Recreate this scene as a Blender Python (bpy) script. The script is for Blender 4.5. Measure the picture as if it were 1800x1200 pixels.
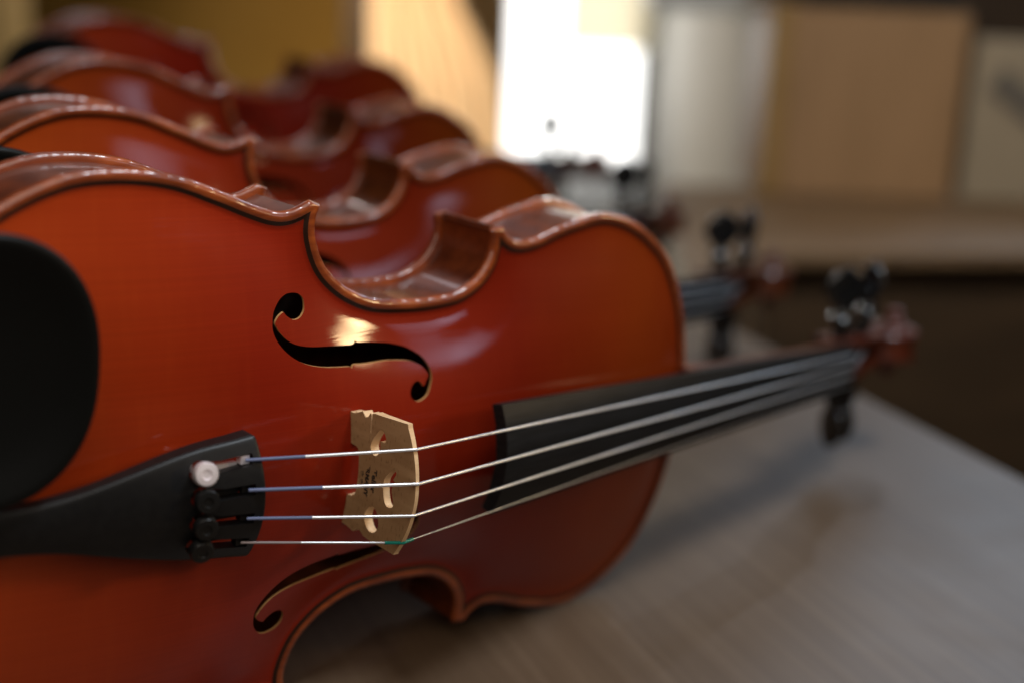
import bpy, math, random
import numpy as np
from mathutils import Matrix, Vector
from mathutils.geometry import delaunay_2d_cdt
random.seed(4)
for o in list(bpy.data.objects): bpy.data.objects.remove(o)
SC = bpy.context.scene
COL = SC.collection
MM = 0.001

# ---------------------------------------------------------------- camera
CAM_POS = (-.17598, -.39656, .28316)
cam_d = bpy.data.cameras.new('camera'); cam = bpy.data.objects.new('camera', cam_d); COL.objects.link(cam)
RW = np.array([[0.7548, -0.159, 0.6364], [-0.6547, -0.2412, 0.7163], [0.0396, -0.9574, -0.2862]])   # image right, down, forward
cam.matrix_world = Matrix(((RW[0,0], -RW[0,1], -RW[0,2], CAM_POS[0]), (RW[1,0], -RW[1,1], -RW[1,2], CAM_POS[1]),
                           (RW[2,0], -RW[2,1], -RW[2,2], CAM_POS[2]), (0,0,0,1)))
cam_d.lens = 50; cam_d.sensor_width = 36; cam_d.clip_start = .02; cam_d.clip_end = 60
cam_d.dof.use_dof = True; cam_d.dof.focus_distance = .476; cam_d.dof.aperture_fstop = 3.45
SC.camera = cam
FWD = Vector((.6364, .7163, 0)).normalized(); RGT = Vector((FWD.y, -FWD.x, 0))
def room(r, d, h):                                   # metres right of, away from and above (table height) the camera's foot
    return Vector((CAM_POS[0], CAM_POS[1], 0))+RGT*r+FWD*d+Vector((0, 0, h))

# ---------------------------------------------------------------- light
world = bpy.data.worlds.new('World'); SC.world = world; world.use_nodes = True
bg = world.node_tree.nodes['Background']; bg.inputs['Color'].default_value = (1, .86, .72, 1); bg.inputs['Strength'].default_value = .014
SC.view_settings.view_transform = 'Standard'; SC.view_settings.look = 'None'; SC.view_settings.exposure = 0; SC.view_settings.gamma = 1
def area(name, pos, target, sx, sy, power, color):
    l = bpy.data.lights.new(name, 'AREA'); l.shape = 'RECTANGLE'; l.size = sx; l.size_y = sy; l.energy = power; l.color = color
    o = bpy.data.objects.new(name, l); COL.objects.link(o); o.location = pos
    o.rotation_euler = (Vector(target)-Vector(pos)).to_track_quat('-Z', 'Y').to_euler(); return o
def polar(az, el, dist, c=(.16, 0, .1)):
    a, e = math.radians(az), math.radians(el)
    return (c[0]+dist*math.cos(e)*math.cos(a), c[1]+dist*math.cos(e)*math.sin(a), c[2]+dist*math.sin(e))
TGT = (.16, 0, .1)
area('window_light_right', polar(-53, 22.5, 1.7), (.17, 0, .15), .44, .20, .013, (.70, .74, 1)).data.spread = math.radians(19)
area('lamp_warm', polar(-35, 18.5, 1.5), (.150, 0, .155), .34, .17, .075, (1, .70, .36)).data.spread = math.radians(14.5)
area('window_light_left', polar(-114, 51, .45, (.04, 0, .13)), (.05, 0, .14), .5, .5, 1.5, (1, .88, .76))
area('window_light_back', room(.60, 2.3, 1.05), (.40, .05, 0), .42, .5, 1.0, (.70, .84, 1))
area('window_light_back_far', room(1.05, 2.3, .95), (.45, -.1, 0), .5, .5, 3.4, (.55, .77, 1))
area('window_light_rear_left', polar(68, 43, 1.9), (.1, .1, .1), .5, .32, 1.6, (.96, .92, 1))
area('curtain_fill', room(-.62, 1.95, .60), room(-.2, 2.52, .05), .3, .3, 5.0, (1, .84, .62)).data.spread = math.radians(95)  # added fill for the curtain and ochre wall, no visible source
area('skylight', (.46, -.27, .95), (.40, 0, 0), .24, .20, 6.6, (.84, .92, 1))
area('window_glow', room(.05, 3.30, .10), room(.32, 2.3, -.02), .22, .35, 2.2, (1, .99, .95)).data.spread = math.radians(120)
area('panel_fill', room(-.15, .55, .95), room(.58, 1.55, .08),  .3, .3, .75, (1, .86, .70)).data.spread = math.radians(60)  # added fill that brightens the boards on the bench, no visible source
def sparkle_light(name, pos, power, r, color):  # small added lights for sparkle on rims and pegs, not real bulbs
    l = bpy.data.lights.new(name, 'POINT'); l.energy = power; l.shadow_soft_size = r; l.color = color
    o = bpy.data.objects.new(name, l); COL.objects.link(o); o.location = pos
sparkle_light('sparkle_back', room(.75, 2.1, 1.25), 7, .022, (.82, .88, 1))
sparkle_light('sparkle_back_left', room(-.75, 1.9, 1.1), 1.2, .022, (1, .86, .80))

# ---------------------------------------------------------------- materials
def new_mat(name, col, rough=.5, coat=0, coat_rough=.08, metal=0, spec=.5):
    m = bpy.data.materials.new(name); m.use_nodes = True; b = m.node_tree.nodes['Principled BSDF']
    b.inputs['Base Color'].default_value = (*col, 1); b.inputs['Roughness'].default_value = rough
    b.inputs['Coat Weight'].default_value = coat; b.inputs['Coat Roughness'].default_value = coat_rough
    b.inputs['Metallic'].default_value = metal; b.inputs['Specular IOR Level'].default_value = spec
    return m
def wire(m):
    nt = m.node_tree; return nt, nt.nodes, nt.links, nt.nodes['Principled BSDF']
def grain_mat(name, c1, c2, scale, rough=.45, coat=0, coat_rough=.08, bump=0, blotch=None, blotch_scale=8, lo=.35, hi=.65, rough_var=0, coat_bump=0, flame=None, vary=0, detail=4):
    """wood: stretched noise for the grain, wide noise for the tone"""
    m = new_mat(name, c1, rough, coat, coat_rough); nt, N, L, b = wire(m)
    tc = N.new('ShaderNodeTexCoord'); mp = N.new('ShaderNodeMapping'); mp.inputs['Scale'].default_value = scale
    L.new(tc.outputs['Object'], mp.inputs['Vector'])
    no = N.new('ShaderNodeTexNoise'); no.inputs['Scale'].default_value = 1; no.inputs['Detail'].default_value = detail; L.new(mp.outputs[0], no.inputs['Vector'])
    cr = N.new('ShaderNodeValToRGB'); cr.color_ramp.elements[0].position = lo; cr.color_ramp.elements[1].position = hi
    cr.color_ramp.elements[0].color = (*c1, 1); cr.color_ramp.elements[1].color = (*c2, 1); L.new(no.outputs['Fac'], cr.inputs['Fac'])
    out = cr.outputs['Color']
    if blotch:
        n2 = N.new('ShaderNodeTexNoise'); n2.inputs['Scale'].default_value = blotch_scale; n2.inputs['Detail'].default_value = 3; L.new(tc.outputs['Object'], n2.inputs['Vector'])
        r2 = N.new('ShaderNodeValToRGB'); r2.color_ramp.elements[0].position = .38; r2.color_ramp.elements[1].position = .64
        r2.color_ramp.elements[0].color = (*blotch, 1); r2.color_ramp.elements[1].color = (1, 1, 1, 1); L.new(n2.outputs['Fac'], r2.inputs['Fac'])
        mx = N.new('ShaderNodeMix'); mx.data_type = 'RGBA'; mx.blend_type = 'MULTIPLY'; mx.inputs['Factor'].default_value = 1
        L.new(out, mx.inputs['A']); L.new(r2.outputs['Color'], mx.inputs['B']); out = mx.outputs['Result']
    if flame:
        w = N.new('ShaderNodeTexWave'); w.inputs['Scale'].default_value = flame; w.inputs['Distortion'].default_value = 5; w.inputs['Detail'].default_value = 2; w.inputs['Detail Scale'].default_value = 2
        L.new(tc.outputs['Object'], w.inputs['Vector'])
        r3 = N.new('ShaderNodeValToRGB'); r3.color_ramp.elements[0].color = (.62, .55, .5, 1); r3.color_ramp.elements[1].color = (1, 1, 1, 1); L.new(w.outputs['Fac'], r3.inputs['Fac'])
        mx = N.new('ShaderNodeMix'); mx.data_type = 'RGBA'; mx.blend_type = 'MULTIPLY'; mx.inputs['Factor'].default_value = .8
        L.new(out, mx.inputs['A']); L.new(r3.outputs['Color'], mx.inputs['B']); out = mx.outputs['Result']
    if vary:
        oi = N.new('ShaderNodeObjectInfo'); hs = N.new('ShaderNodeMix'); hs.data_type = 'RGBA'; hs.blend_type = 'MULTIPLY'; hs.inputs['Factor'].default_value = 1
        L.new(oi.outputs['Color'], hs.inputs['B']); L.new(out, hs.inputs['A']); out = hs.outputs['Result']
    L.new(out, b.inputs['Base Color'])
    if rough_var:
        n3 = N.new('ShaderNodeTexNoise'); n3.inputs['Scale'].default_value = 30; n3.inputs['Detail'].default_value = 6; L.new(tc.outputs['Object'], n3.inputs['Vector'])
        mr = N.new('ShaderNodeMapRange'); mr.inputs['To Min'].default_value = rough-rough_var; mr.inputs['To Max'].default_value = rough+rough_var
        L.new(n3.outputs['Fac'], mr.inputs['Value']); L.new(mr.outputs[0], b.inputs['Roughness'])
    for amount, slot in ((bump, 'Normal'), (coat_bump, 'Coat Normal')):
        if amount:
            bp = N.new('ShaderNodeBump'); bp.inputs['Strength'].default_value = amount; bp.inputs['Distance'].default_value = .0004
            L.new(no.outputs['Fac'], bp.inputs['Height']); L.new(bp.outputs[0], b.inputs[slot])
    return m
# varnished spruce front: reddish in the middle, more golden towards the two bouts (a sunburst, plus the light's falloff along the body painted in)
def varnish_mat():
    m = grain_mat('varnished_spruce', (.275, .0225, .0050), (.302, .0252, .0055), (6, 1500, 6), rough=.38, coat=1, coat_rough=.05, bump=.06, coat_bump=.045, blotch=(.80, .74, .7), blotch_scale=9, vary=.12)
    nt, N, L, b = wire(m); src = b.inputs['Base Color'].links[0].from_socket
    tx = N.new('ShaderNodeTexCoord'); mp = N.new('ShaderNodeMapping'); mp.inputs['Scale'].default_value = (260, 34, 34); L.new(tx.outputs['Object'], mp.inputs['Vector'])
    fg = N.new('ShaderNodeTexNoise'); fg.inputs['Scale'].default_value = 1; fg.inputs['Detail'].default_value = 2; L.new(mp.outputs[0], fg.inputs['Vector'])
    fr = N.new('ShaderNodeValToRGB'); fr.color_ramp.elements[0].position = .50; fr.color_ramp.elements[1].position = .80
    fr.color_ramp.elements[0].color = (1, 1, 1, 1); fr.color_ramp.elements[1].color = (1.22, 1.7, 1.4, 1); L.new(fg.outputs['Fac'], fr.inputs['Fac'])
    fm = N.new('ShaderNodeMix'); fm.data_type = 'RGBA'; fm.blend_type = 'MULTIPLY'; fm.inputs['Factor'].default_value = .2; fm.clamp_result = False
    L.new(src, fm.inputs['A']); L.new(fr.outputs['Color'], fm.inputs['B']); src = fm.outputs['Result']
    dn = N.new('ShaderNodeTexNoise'); dn.inputs['Scale'].default_value = 55; dn.inputs['Detail'].default_value = 8; L.new(tx.outputs['Object'], dn.inputs['Vector'])
    dr = N.new('ShaderNodeMapRange'); dr.inputs['From Min'].default_value = .35; dr.inputs['From Max'].default_value = .75; dr.inputs['To Min'].default_value = .03; dr.inputs['To Max'].default_value = .13
    L.new(dn.outputs['Fac'], dr.inputs['Value']); L.new(dr.outputs[0], b.inputs['Coat Roughness'])
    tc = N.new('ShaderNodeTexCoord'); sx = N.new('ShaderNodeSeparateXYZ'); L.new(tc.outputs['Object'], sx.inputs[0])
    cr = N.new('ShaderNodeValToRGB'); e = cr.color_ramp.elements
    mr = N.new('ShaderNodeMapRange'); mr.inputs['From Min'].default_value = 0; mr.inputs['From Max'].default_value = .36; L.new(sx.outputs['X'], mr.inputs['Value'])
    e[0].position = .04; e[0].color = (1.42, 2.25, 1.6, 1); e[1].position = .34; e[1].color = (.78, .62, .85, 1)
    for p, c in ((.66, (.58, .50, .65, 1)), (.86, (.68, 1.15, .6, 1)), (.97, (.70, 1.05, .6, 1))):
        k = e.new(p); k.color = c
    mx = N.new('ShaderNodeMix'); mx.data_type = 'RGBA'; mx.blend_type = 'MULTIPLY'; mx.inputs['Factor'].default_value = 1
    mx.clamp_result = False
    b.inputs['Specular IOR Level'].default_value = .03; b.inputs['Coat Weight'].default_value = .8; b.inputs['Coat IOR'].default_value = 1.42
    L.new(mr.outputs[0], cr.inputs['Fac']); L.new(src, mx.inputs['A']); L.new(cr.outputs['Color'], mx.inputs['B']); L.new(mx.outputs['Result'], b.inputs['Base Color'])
    return m
M = {}
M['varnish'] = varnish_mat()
M['edge'] = grain_mat('rubbed_golden_edge', (.22, .038, .007), (.33, .070, .011), (60, 500, 60), rough=.35, coat=.75, coat_rough=.08, bump=.15, coat_bump=.13, blotch=(.62, .54, .48), blotch_scale=70)
M['purfling'] = new_mat('dark_purfling', (.022, .007, .003), .45, .25, .1, 0, .2)
M['raw'] = grain_mat('cut_spruce', (.40, .20, .07), (.48, .25, .09), (20, 800, 20), rough=.7)
M['maple'] = grain_mat('varnished_flamed_maple', (.11, .020, .004), (.155, .030, .006), (30, 200, 200), rough=.38, coat=.4, coat_rough=.05, flame=28, bump=.05, coat_bump=.02, vary=.15)
M['maple_red'] = grain_mat('dark_red_varnished_maple', (.095, .017, .006), (.13, .025, .009), (30, 300, 300), rough=.35, coat=.35, coat_rough=.06, flame=30, vary=.1)
M['ebony'] = grain_mat('black_ebony', (.010, .010, .0105), (.016, .016, .017), (40, 900, 300), rough=.40, rough_var=.06, bump=.04); M['ebony'].node_tree.nodes['Principled BSDF'].inputs['Specular IOR Level'].default_value = .08
M['peg'] = new_mat('polished_black_peg', (.008, .008, .008), .14, .4, .06, 0, .6)
M['matte'] = grain_mat('satin_black_composite', (.0055, .0055, .006), (.0075, .0075, .0078), (400, 400, 400), rough=.40); M['matte'].node_tree.nodes['Principled BSDF'].inputs['Specular IOR Level'].default_value = .26
M['chin'] = new_mat('black_chin_rest_plastic', (.004, .0042, .004), .42, spec=.12)
M['bridge'] = grain_mat('pale_flecked_maple', (.33, .20, .09), (.41, .26, .125), (60, 260, 60), rough=.55, bump=.08)
M['fleck'] = None
M['bridge_edge'] = grain_mat('pale_end_grain_maple', (.66, .44, .24), (.74, .52, .30), (300, 300, 300), rough=.6)
M['ink'] = new_mat('black_stamp_ink', (.02, .014, .01), .7)
M['steel'] = new_mat('wound_string_metal', (.80, .82, .86), .32, metal=.75)
M['nickel'] = new_mat('bright_nickel', (.92, .86, .90), .4, metal=.6)
M['black_metal'] = new_mat('black_metal', (.008, .008, .008), .35, spec=.3)
M['blue_silk'] = new_mat('blue_silk', (.11, .14, .26), .6)
M['grey_silk'] = new_mat('grey_silk', (.30, .26, .28), .6)
M['teal'] = new_mat('teal_plastic', (.0, .20, .16), .25, spec=.6)
M['gut'] = new_mat('black_tail_cord', (.01, .01, .01), .5)
def add_flecks(m):
    nt, N, L, b = wire(m); src = b.inputs['Base Color'].links[0].from_socket
    tc = N.new('ShaderNodeTexCoord'); mp = N.new('ShaderNodeMapping'); mp.inputs['Scale'].default_value = (300, 420, 1100); L.new(tc.outputs['Object'], mp.inputs['Vector'])
    no = N.new('ShaderNodeTexNoise'); no.inputs['Scale'].default_value = 1; no.inputs['Detail'].default_value = 1; L.new(mp.outputs[0], no.inputs['Vector'])
    cr = N.new('ShaderNodeValToRGB'); cr.color_ramp.elements[0].position = .60; cr.color_ramp.elements[1].position = .68
    cr.color_ramp.elements[0].color = (1, 1, 1, 1); cr.color_ramp.elements[1].color = (.74, .70, .66, 1); L.new(no.outputs['Fac'], cr.inputs['Fac'])
    mx = N.new('ShaderNodeMix'); mx.data_type = 'RGBA'; mx.blend_type = 'MULTIPLY'; mx.inputs['Factor'].default_value = 1
    L.new(src, mx.inputs['A']); L.new(cr.outputs['Color'], mx.inputs['B']); L.new(mx.outputs['Result'], b.inputs['Base Color'])
add_flecks(M['bridge'])

# ---------------------------------------------------------------- violin body geometry (millimetres)
# x runs from the bottom of the body to the neck, y across (bass side +), z out of the front
HALF_LOWER = [(0,0),(0.6,14),(2.5,30),(7,49),(14,66),(25,81.5),(40,93.0),(58,100.8),(76,102.8),(94,101.0),(110,96.0),(122,91.6),(131,88.9),(137.5,89.0),(145.3,92.2)]
HALF_WAIST = [(149.8,90.6),(148.3,86.5),(148.4,80),(152.4,70.6),(159.5,63.6),(168.5,58.7),(178,56.1),(193,55.3),(204,55.7),(213.5,57.2),(221.5,61.6),(226.3,67.8),(227.6,74.0),(227.0,80.2)]
HALF_UPPER = [(233.0,81.0),(235.2,78.0),(241,75.4),(250.3,76.5),(264.5,81.2),(283,85),(297.5,83.5),(311.5,77.8),(326,67.5),(335,55.5),(342.5,39.5),(347,22.5),(349.3,10),(350,0)]
def spline(P, n=10):
    P = np.array(P, float); Q = np.vstack([2*P[0]-P[1], P, 2*P[-1]-P[-2]]); out = []
    for i in range(1, len(Q)-2):
        p0, p1, p2, p3 = Q[i-1:i+3]
        for t in np.arange(n)/n:
            out.append(.5*((2*p1)+(-p0+p2)*t+(2*p0-5*p1+4*p2-p3)*t*t+(-p0+3*p1-3*p2+p3)*t**3))
    out.append(P[-1]); return np.array(out)
def resample(P, step, closed=False):
    P = np.array(P, float)
    if closed: P = np.vstack([P, P[:1]])
    s = np.r_[0, np.cumsum(np.linalg.norm(np.diff(P, axis=0), axis=1))]
    n = max(2, int(round(s[-1]/step)))
    t = np.linspace(0, s[-1], n+1)
    Q = np.stack([np.interp(t, s, P[:, 0]), np.interp(t, s, P[:, 1])], 1)
    return Q[:-1] if closed else Q
seg_lower, seg_waist, seg_upper = spline(HALF_LOWER), spline(HALF_WAIST), spline(HALF_UPPER)
def half_outline(step):
    return np.vstack([resample(seg_lower, step), resample(seg_waist, step), resample(seg_upper, step)])
def full_outline(step):
    h = half_outline(step)                      # counter-clockwise seen from the front needs treble first
    tre = h[::-1]*[1, -1]
    return np.vstack([h[:-1], tre[:-1]])        # bottom -> bass side -> top -> treble side
DENSE = half_outline(0.4)
_t = np.gradient(DENSE, axis=0); DENSE_N = np.c_[_t[:, 1], -_t[:, 0]]; DENSE_N /= np.linalg.norm(DENSE_N, axis=1)[:, None]+1e-9
def edge_info(P):
    """distance to the outline and direction pointing inward (both plates share the outline)"""
    P = np.asarray(P, float); Q = P.copy(); Q[:, 1] = abs(Q[:, 1])
    D = np.empty(len(Q)); N = np.empty((len(Q), 2)); NP = np.empty((len(Q), 2))
    for a in range(0, len(Q), 4000):
        d = Q[a:a+4000, None]-DENSE[None]
        k = (d*d).sum(2).argmin(1); v = d[np.arange(len(k)), k]
        D[a:a+4000] = np.linalg.norm(v, axis=1); N[a:a+4000] = v; NP[a:a+4000] = DENSE_N[k]
    N /= (D[:, None]+1e-9); near = D < .5; N[near] = NP[near]
    N[:, 1] *= np.sign(P[:, 1]+1e-12)
    return D, N
def inside(P, poly):
    x, y = P[:, 0][:, None], P[:, 1][:, None]
    a = poly; b = np.roll(poly, -1, 0); c = np.zeros(len(P), bool)
    for i in range(0, len(P), 4000):
        xx, yy = x[i:i+4000], y[i:i+4000]
        cond = ((a[:, 1] > yy) != (b[:, 1] > yy)) & (xx < (b[:, 0]-a[:, 0])*(yy-a[:, 1])/(b[:, 1]-a[:, 1]+1e-12)+a[:, 0])
        c[i:i+4000] = cond.sum(1) % 2 == 1
    return c
# arching: a membrane blown up inside the outline, then lifted to the long arch and smoothed
GX, GY = np.arange(-6, 357), np.arange(0, 112)
def make_arch():
    xx, yy = np.meshgrid(GX, GY, indexing='ij'); P = np.c_[xx.ravel(), yy.ravel()].astype(float)
    D, _ = edge_info(P); ins = inside(P, full_outline(1.0)[:, :]) | ((P[:, 1] < .5) & (P[:, 0] > 0) & (P[:, 0] < 350))
    m = ((D > 6.0) & ins).reshape(xx.shape)
    u = np.where(m, .8, 0.); k2 = 1/34.0**2
    for _ in range(2600):
        up = np.empty_like(u); up[:, 1:-1] = u[:, 2:]+u[:, :-2]; up[:, 0] = 2*u[:, 1]; up[:, -1] = 0
        v = np.zeros_like(u); v[1:-1] = u[2:]+u[:-2]
        u = np.where(m, (up+v+k2)/(4+k2), 0)
    cen = np.maximum(u[:, 0], .02); xs = (GX-175)/170.
    T = np.clip(1-abs(xs)**3.0, 0, 1)**.8
    corr = np.clip(T/np.maximum(cen, .05)**1.35, .3, 2.6)
    kk = np.exp(-.5*(np.arange(-24, 25)/8.)**2); kk /= kk.sum()
    corr = np.convolve(np.pad(corr, 24, mode='edge'), kk, mode='valid')
    h = 15.2*u**1.35*corr[:, None]
    g = np.exp(-.5*(np.arange(-9, 10)/2.6)**2); g /= g.sum()
    hp = np.pad(h, ((9, 9), (9, 9)), mode='reflect'); hp[:, -9:] = 0
    hp = np.apply_along_axis(lambda r: np.convolve(r, g, mode='valid'), 0, hp)
    return np.apply_along_axis(lambda r: np.convolve(r, g, mode='valid'), 1, hp)
ARCH = make_arch()
def arch_at(P):
    P = np.asarray(P, float); fx = np.clip(P[:, 0]+6, 1, len(GX)-3.001); fy = np.clip(abs(P[:, 1]), 0, len(GY)-3.001)
    ix, iy = fx.astype(int), fy.astype(int); tx, ty = fx-ix, fy-iy
    def w(t): return [(-t+2*t*t-t**3)/2, (2-5*t*t+3*t**3)/2, (t+4*t*t-3*t**3)/2, (t**3-t*t)/2]
    wx, wy = w(tx), w(ty); r = np.zeros(len(P))
    for i in range(4):
        for j in range(4):
            r += wx[i]*wy[j]*ARCH[ix+i-1, abs(iy+j-1)]
    return r
CREST, CHAN, DIP = 2.1, 6.2, 1.35
def edge_z(d):
    r = np.clip(CREST-d, 0, CREST)
    z = -(CREST-np.sqrt(np.maximum(CREST**2-r*r, 0)))
    t = np.clip((d-CREST)/(CHAN-CREST), 0, 1)
    return z-DIP*t*t*(3-2*t)
def plate_z(P):
    D, _ = edge_info(P); return arch_at(P)+edge_z(D)
def plate_normal(P):
    P = np.asarray(P, float); e = .25
    gx = (arch_at(P+[e, 0])-arch_at(P-[e, 0]))/(2*e); gy = (arch_at(P+[0, e])-arch_at(P-[0, e]))/(2*e)
    D, N = edge_info(P)
    r = np.clip(CREST-D, 0, CREST); t = np.clip((D-CREST)/(CHAN-CREST), 0, 1)
    s = np.where(D < CREST, r/np.sqrt(np.maximum(CREST**2-r*r, .02)), -DIP*6*t*(1-t)/(CHAN-CREST))
    n = np.c_[-gx-s*N[:, 0], -gy-s*N[:, 1], np.ones(len(P))]
    return n/np.linalg.norm(n, axis=1)[:, None]

# ---------------------------------------------------------------- mesh helpers
def make_obj(name, verts, faces, mats, parent=None, fmat=None, smooth=True, normals=None, scale=MM, sharp=None):
    me = bpy.data.meshes.new(name)
    me.from_pydata([tuple(float(c)*scale for c in v) for v in verts], [], [tuple(int(i) for i in f) for f in faces])
    for m in (mats if isinstance(mats, (list, tuple)) else [mats]): me.materials.append(m)
    if fmat is not None: me.polygons.foreach_set('material_index', np.array(fmat, dtype=np.int32))
    me.polygons.foreach_set('use_smooth', [bool(smooth)]*len(me.polygons))
    me.update()
    if normals is not None: me.normals_split_custom_set_from_vertices([tuple(n) for n in normals])
    elif sharp: me.set_sharp_from_angle(angle=math.radians(sharp))
    o = bpy.data.objects.new(name, me); COL.objects.link(o)
    if parent: o.parent = parent
    return o
class Bag:
    """gathers shapes for one mesh"""
    def __init__(s): s.v = []; s.f = []; s.m = []
    def add(s, v, f, mi=0):
        k = len(s.v); s.v += [tuple(p) for p in v]; s.f += [tuple(i+k for i in q) for q in f]; s.m += [mi]*len(f); return s
    def box(s, lo, hi, mi=0):
        x0, y0, z0 = lo; x1, y1, z1 = hi
        return s.add([(x0,y0,z0),(x1,y0,z0),(x1,y1,z0),(x0,y1,z0),(x0,y0,z1),(x1,y0,z1),(x1,y1,z1),(x0,y1,z1)],
                     [(3,2,1,0),(4,5,6,7),(0,1,5,4),(1,2,6,5),(2,3,7,6),(3,0,4,7)], mi)
    def loft(s, rings, mi=0, cap=True, close=True):
        n = len(rings[0]); v = [p for r in rings for p in r]; f = []
        for i in range(len(rings)-1):
            for j in range(n if close else n-1):
                a, b = i*n+j, i*n+(j+1) % n; f.append((a, b, b+n, a+n))
        if cap: f += [tuple(range(n))[::-1], tuple(range((len(rings)-1)*n, len(rings)*n))]
        return s.add(v, f, mi)
    def tube(s, pts, r, n=8, mi=0):
        pts = [np.array(p, float) for p in pts]; rr = r if isinstance(r, (list, tuple)) else [r]*len(pts); rings = []
        for i, p in enumerate(pts):
            t = pts[min(i+1, len(pts)-1)]-pts[max(i-1, 0)]; t /= np.linalg.norm(t)
            a = np.cross(t, (0, 0, 1) if abs(t[2]) < .9 else (0, 1, 0)); a /= np.linalg.norm(a); b = np.cross(t, a)
            rings.append([p+rr[i]*(math.cos(q)*a+math.sin(q)*b) for q in np.arange(n)*2*math.pi/n])
        return s.loft(rings, mi)
    def lathe(s, base, axis, prof, n=20, mi=0):
        base = np.array(base, float); t = np.array(axis, float); t /= np.linalg.norm(t)
        a = np.cross(t, (0, 0, 1) if abs(t[2]) < .9 else (0, 1, 0)); a /= np.linalg.norm(a); b = np.cross(t, a)
        return s.loft([[base+t*h+r*(math.cos(q)*a+math.sin(q)*b) for q in np.arange(n)*2*math.pi/n] for h, r in prof], mi)
    def build(s, name, mats, parent=None, smooth=True, sharp=40, scale=MM):
        return make_obj(name, s.v, s.f, mats, parent, s.m, smooth, None, scale, sharp if smooth else None)
def triangulate(points, loops, keep):
    """constrained Delaunay over loops (closed) and loose points; keep(centroids) says which triangles stay"""
    pts = []; edges = []
    for lp in loops:
        k = len(pts); n = len(lp); pts += [tuple(p) for p in lp]; edges += [(k+i, k+(i+1) % n) for i in range(n)]
    pts += [tuple(p) for p in points]
    r = delaunay_2d_cdt([Vector(p) for p in pts], edges, [], 0, 1e-5)
    V = np.array([tuple(v) for v in r[0]]); T = np.array([t for t in r[2]])
    back = {}
    for i, src in enumerate(r[3]):
        for q in src: back[q] = i
    c = V[T].mean(1); T = T[keep(c)]
    A = V[T]; neg = ((A[:, 1]-A[:, 0])[:, 0]*(A[:, 2]-A[:, 0])[:, 1]-(A[:, 1]-A[:, 0])[:, 1]*(A[:, 2]-A[:, 0])[:, 0]) < 0
    T[neg] = T[neg][:, ::-1]
    return V, T, back
def slab(outer, holes, top, bot, g, to3, rings=()):
    """a plate cut from an outline: smooth faces, crisp cut walls. to3 maps (a, b, level) to 3-D"""
    outer = np.array(outer, float); lo, hi = outer.min(0), outer.max(0)
    gx, gy = np.meshgrid(np.arange(lo[0]+g/2, hi[0], g), np.arange(lo[1]+g/2, hi[1], g)); P = np.c_[gx.ravel(), gy.ravel()]
    ok = inside(P, outer)
    allb = np.vstack([outer]+[np.array(h) for h in holes])
    for h in holes: ok &= ~inside(P, np.array(h))
    ok &= np.array([np.min(np.hypot(*(allb-p).T)) > g*.45 for p in P]) if len(P) else ok
    P = P[ok]
    if rings:
        tg = np.roll(outer, -1, 0)-np.roll(outer, 1, 0); nr = np.c_[tg[:, 1], -tg[:, 0]]; nr /= np.linalg.norm(nr, axis=1)[:, None]
        nr[~inside(outer+nr*.2, outer)] *= -1; dist = lambda A: np.array([np.min(np.hypot(*(allb-p).T)) for p in A])
        P = P[dist(P) > rings[-1]+g*.35]
        for r in rings:
            A = outer+nr*r; P = np.vstack([P, A[(dist(A) > r-.06) & inside(A, outer)]])
    def keep(c):
        k = inside(c, outer)
        for h in holes: k &= ~inside(c, np.array(h))
        return k
    V, T, back = triangulate(P, [outer]+[list(h) for h in holes], keep)
    n = len(V); zt, zb = top(V), bot(V)
    v = [to3(p[0], p[1], z) for p, z in zip(V, zt)]+[to3(p[0], p[1], z) for p, z in zip(V, zb)]
    f = [tuple(t) for t in T]+[tuple(t[::-1]+n) for t in T]; m = [0]*len(f); k = 0
    for li, lp in enumerate([outer]+[np.array(h) for h in holes]):
        q = np.array(lp); ids = [back[k+i] for i in range(len(q))]; k += len(q); b0 = len(v)
        v += [v[i] for i in ids]+[v[i+n] for i in ids]; w = len(ids)
        for i in range(w):
            j = (i+1) % w; f.append((b0+i, b0+w+i, b0+w+j, b0+j)); m.append(1)
    return v, f, m

# ---------------------------------------------------------------- the plates of the body
RINGS = [.25, .6, 1.0, 1.45, 2.0, 2.6, 3.4, 4.1, 4.9, 5.7, 6.6, 7.8, 9.2, 11, 13]
def plate_points(step, holes=()):
    out = full_outline(step); loose = []
    nxt, prv = np.roll(out, -1, 0), np.roll(out, 1, 0); tg = nxt-prv; nr = np.c_[tg[:, 1], -tg[:, 0]]; nr /= np.linalg.norm(nr, axis=1)[:, None]+1e-9
    probe = inside(out+nr*.3, out); nr[~probe] *= -1
    for d in RINGS:
        P = out+nr*d; D, _ = edge_info(P); loose.append(P[(D > d-.06) & inside(P, out)])
    g = 3.4; gx, gy = np.meshgrid(np.arange(2, 350, g), np.arange(-105, 105, g)); P = np.c_[gx.ravel(), gy.ravel()]
    P = P[inside(P, out)]; D, _ = edge_info(P); P = P[D > 14.5]
    L = np.vstack(loose+[P])
    for h in holes:
        h = np.array(h); dm = np.array([np.min(np.hypot(*(h-p).T)) for p in L]); L = L[(dm > .9) & ~inside(L, h)]
    return out, L
def corner_inset(P, d):
    """the outline pulled in by d along its normals, never closer to the edge than d"""
    nxt, prv = np.roll(P, -1, 0), np.roll(P, 1, 0); tg = nxt-prv; nr = np.c_[tg[:, 1], -tg[:, 0]]; nr /= np.linalg.norm(nr, axis=1)[:, None]+1e-9
    nr[~inside(P+nr*.3, P)] *= -1
    Q = P+nr*d
    for _ in range(12):
        D, N = edge_info(Q); Q = Q+N*np.clip(d-D, 0, None)[:, None]*.6
    return Q
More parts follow.
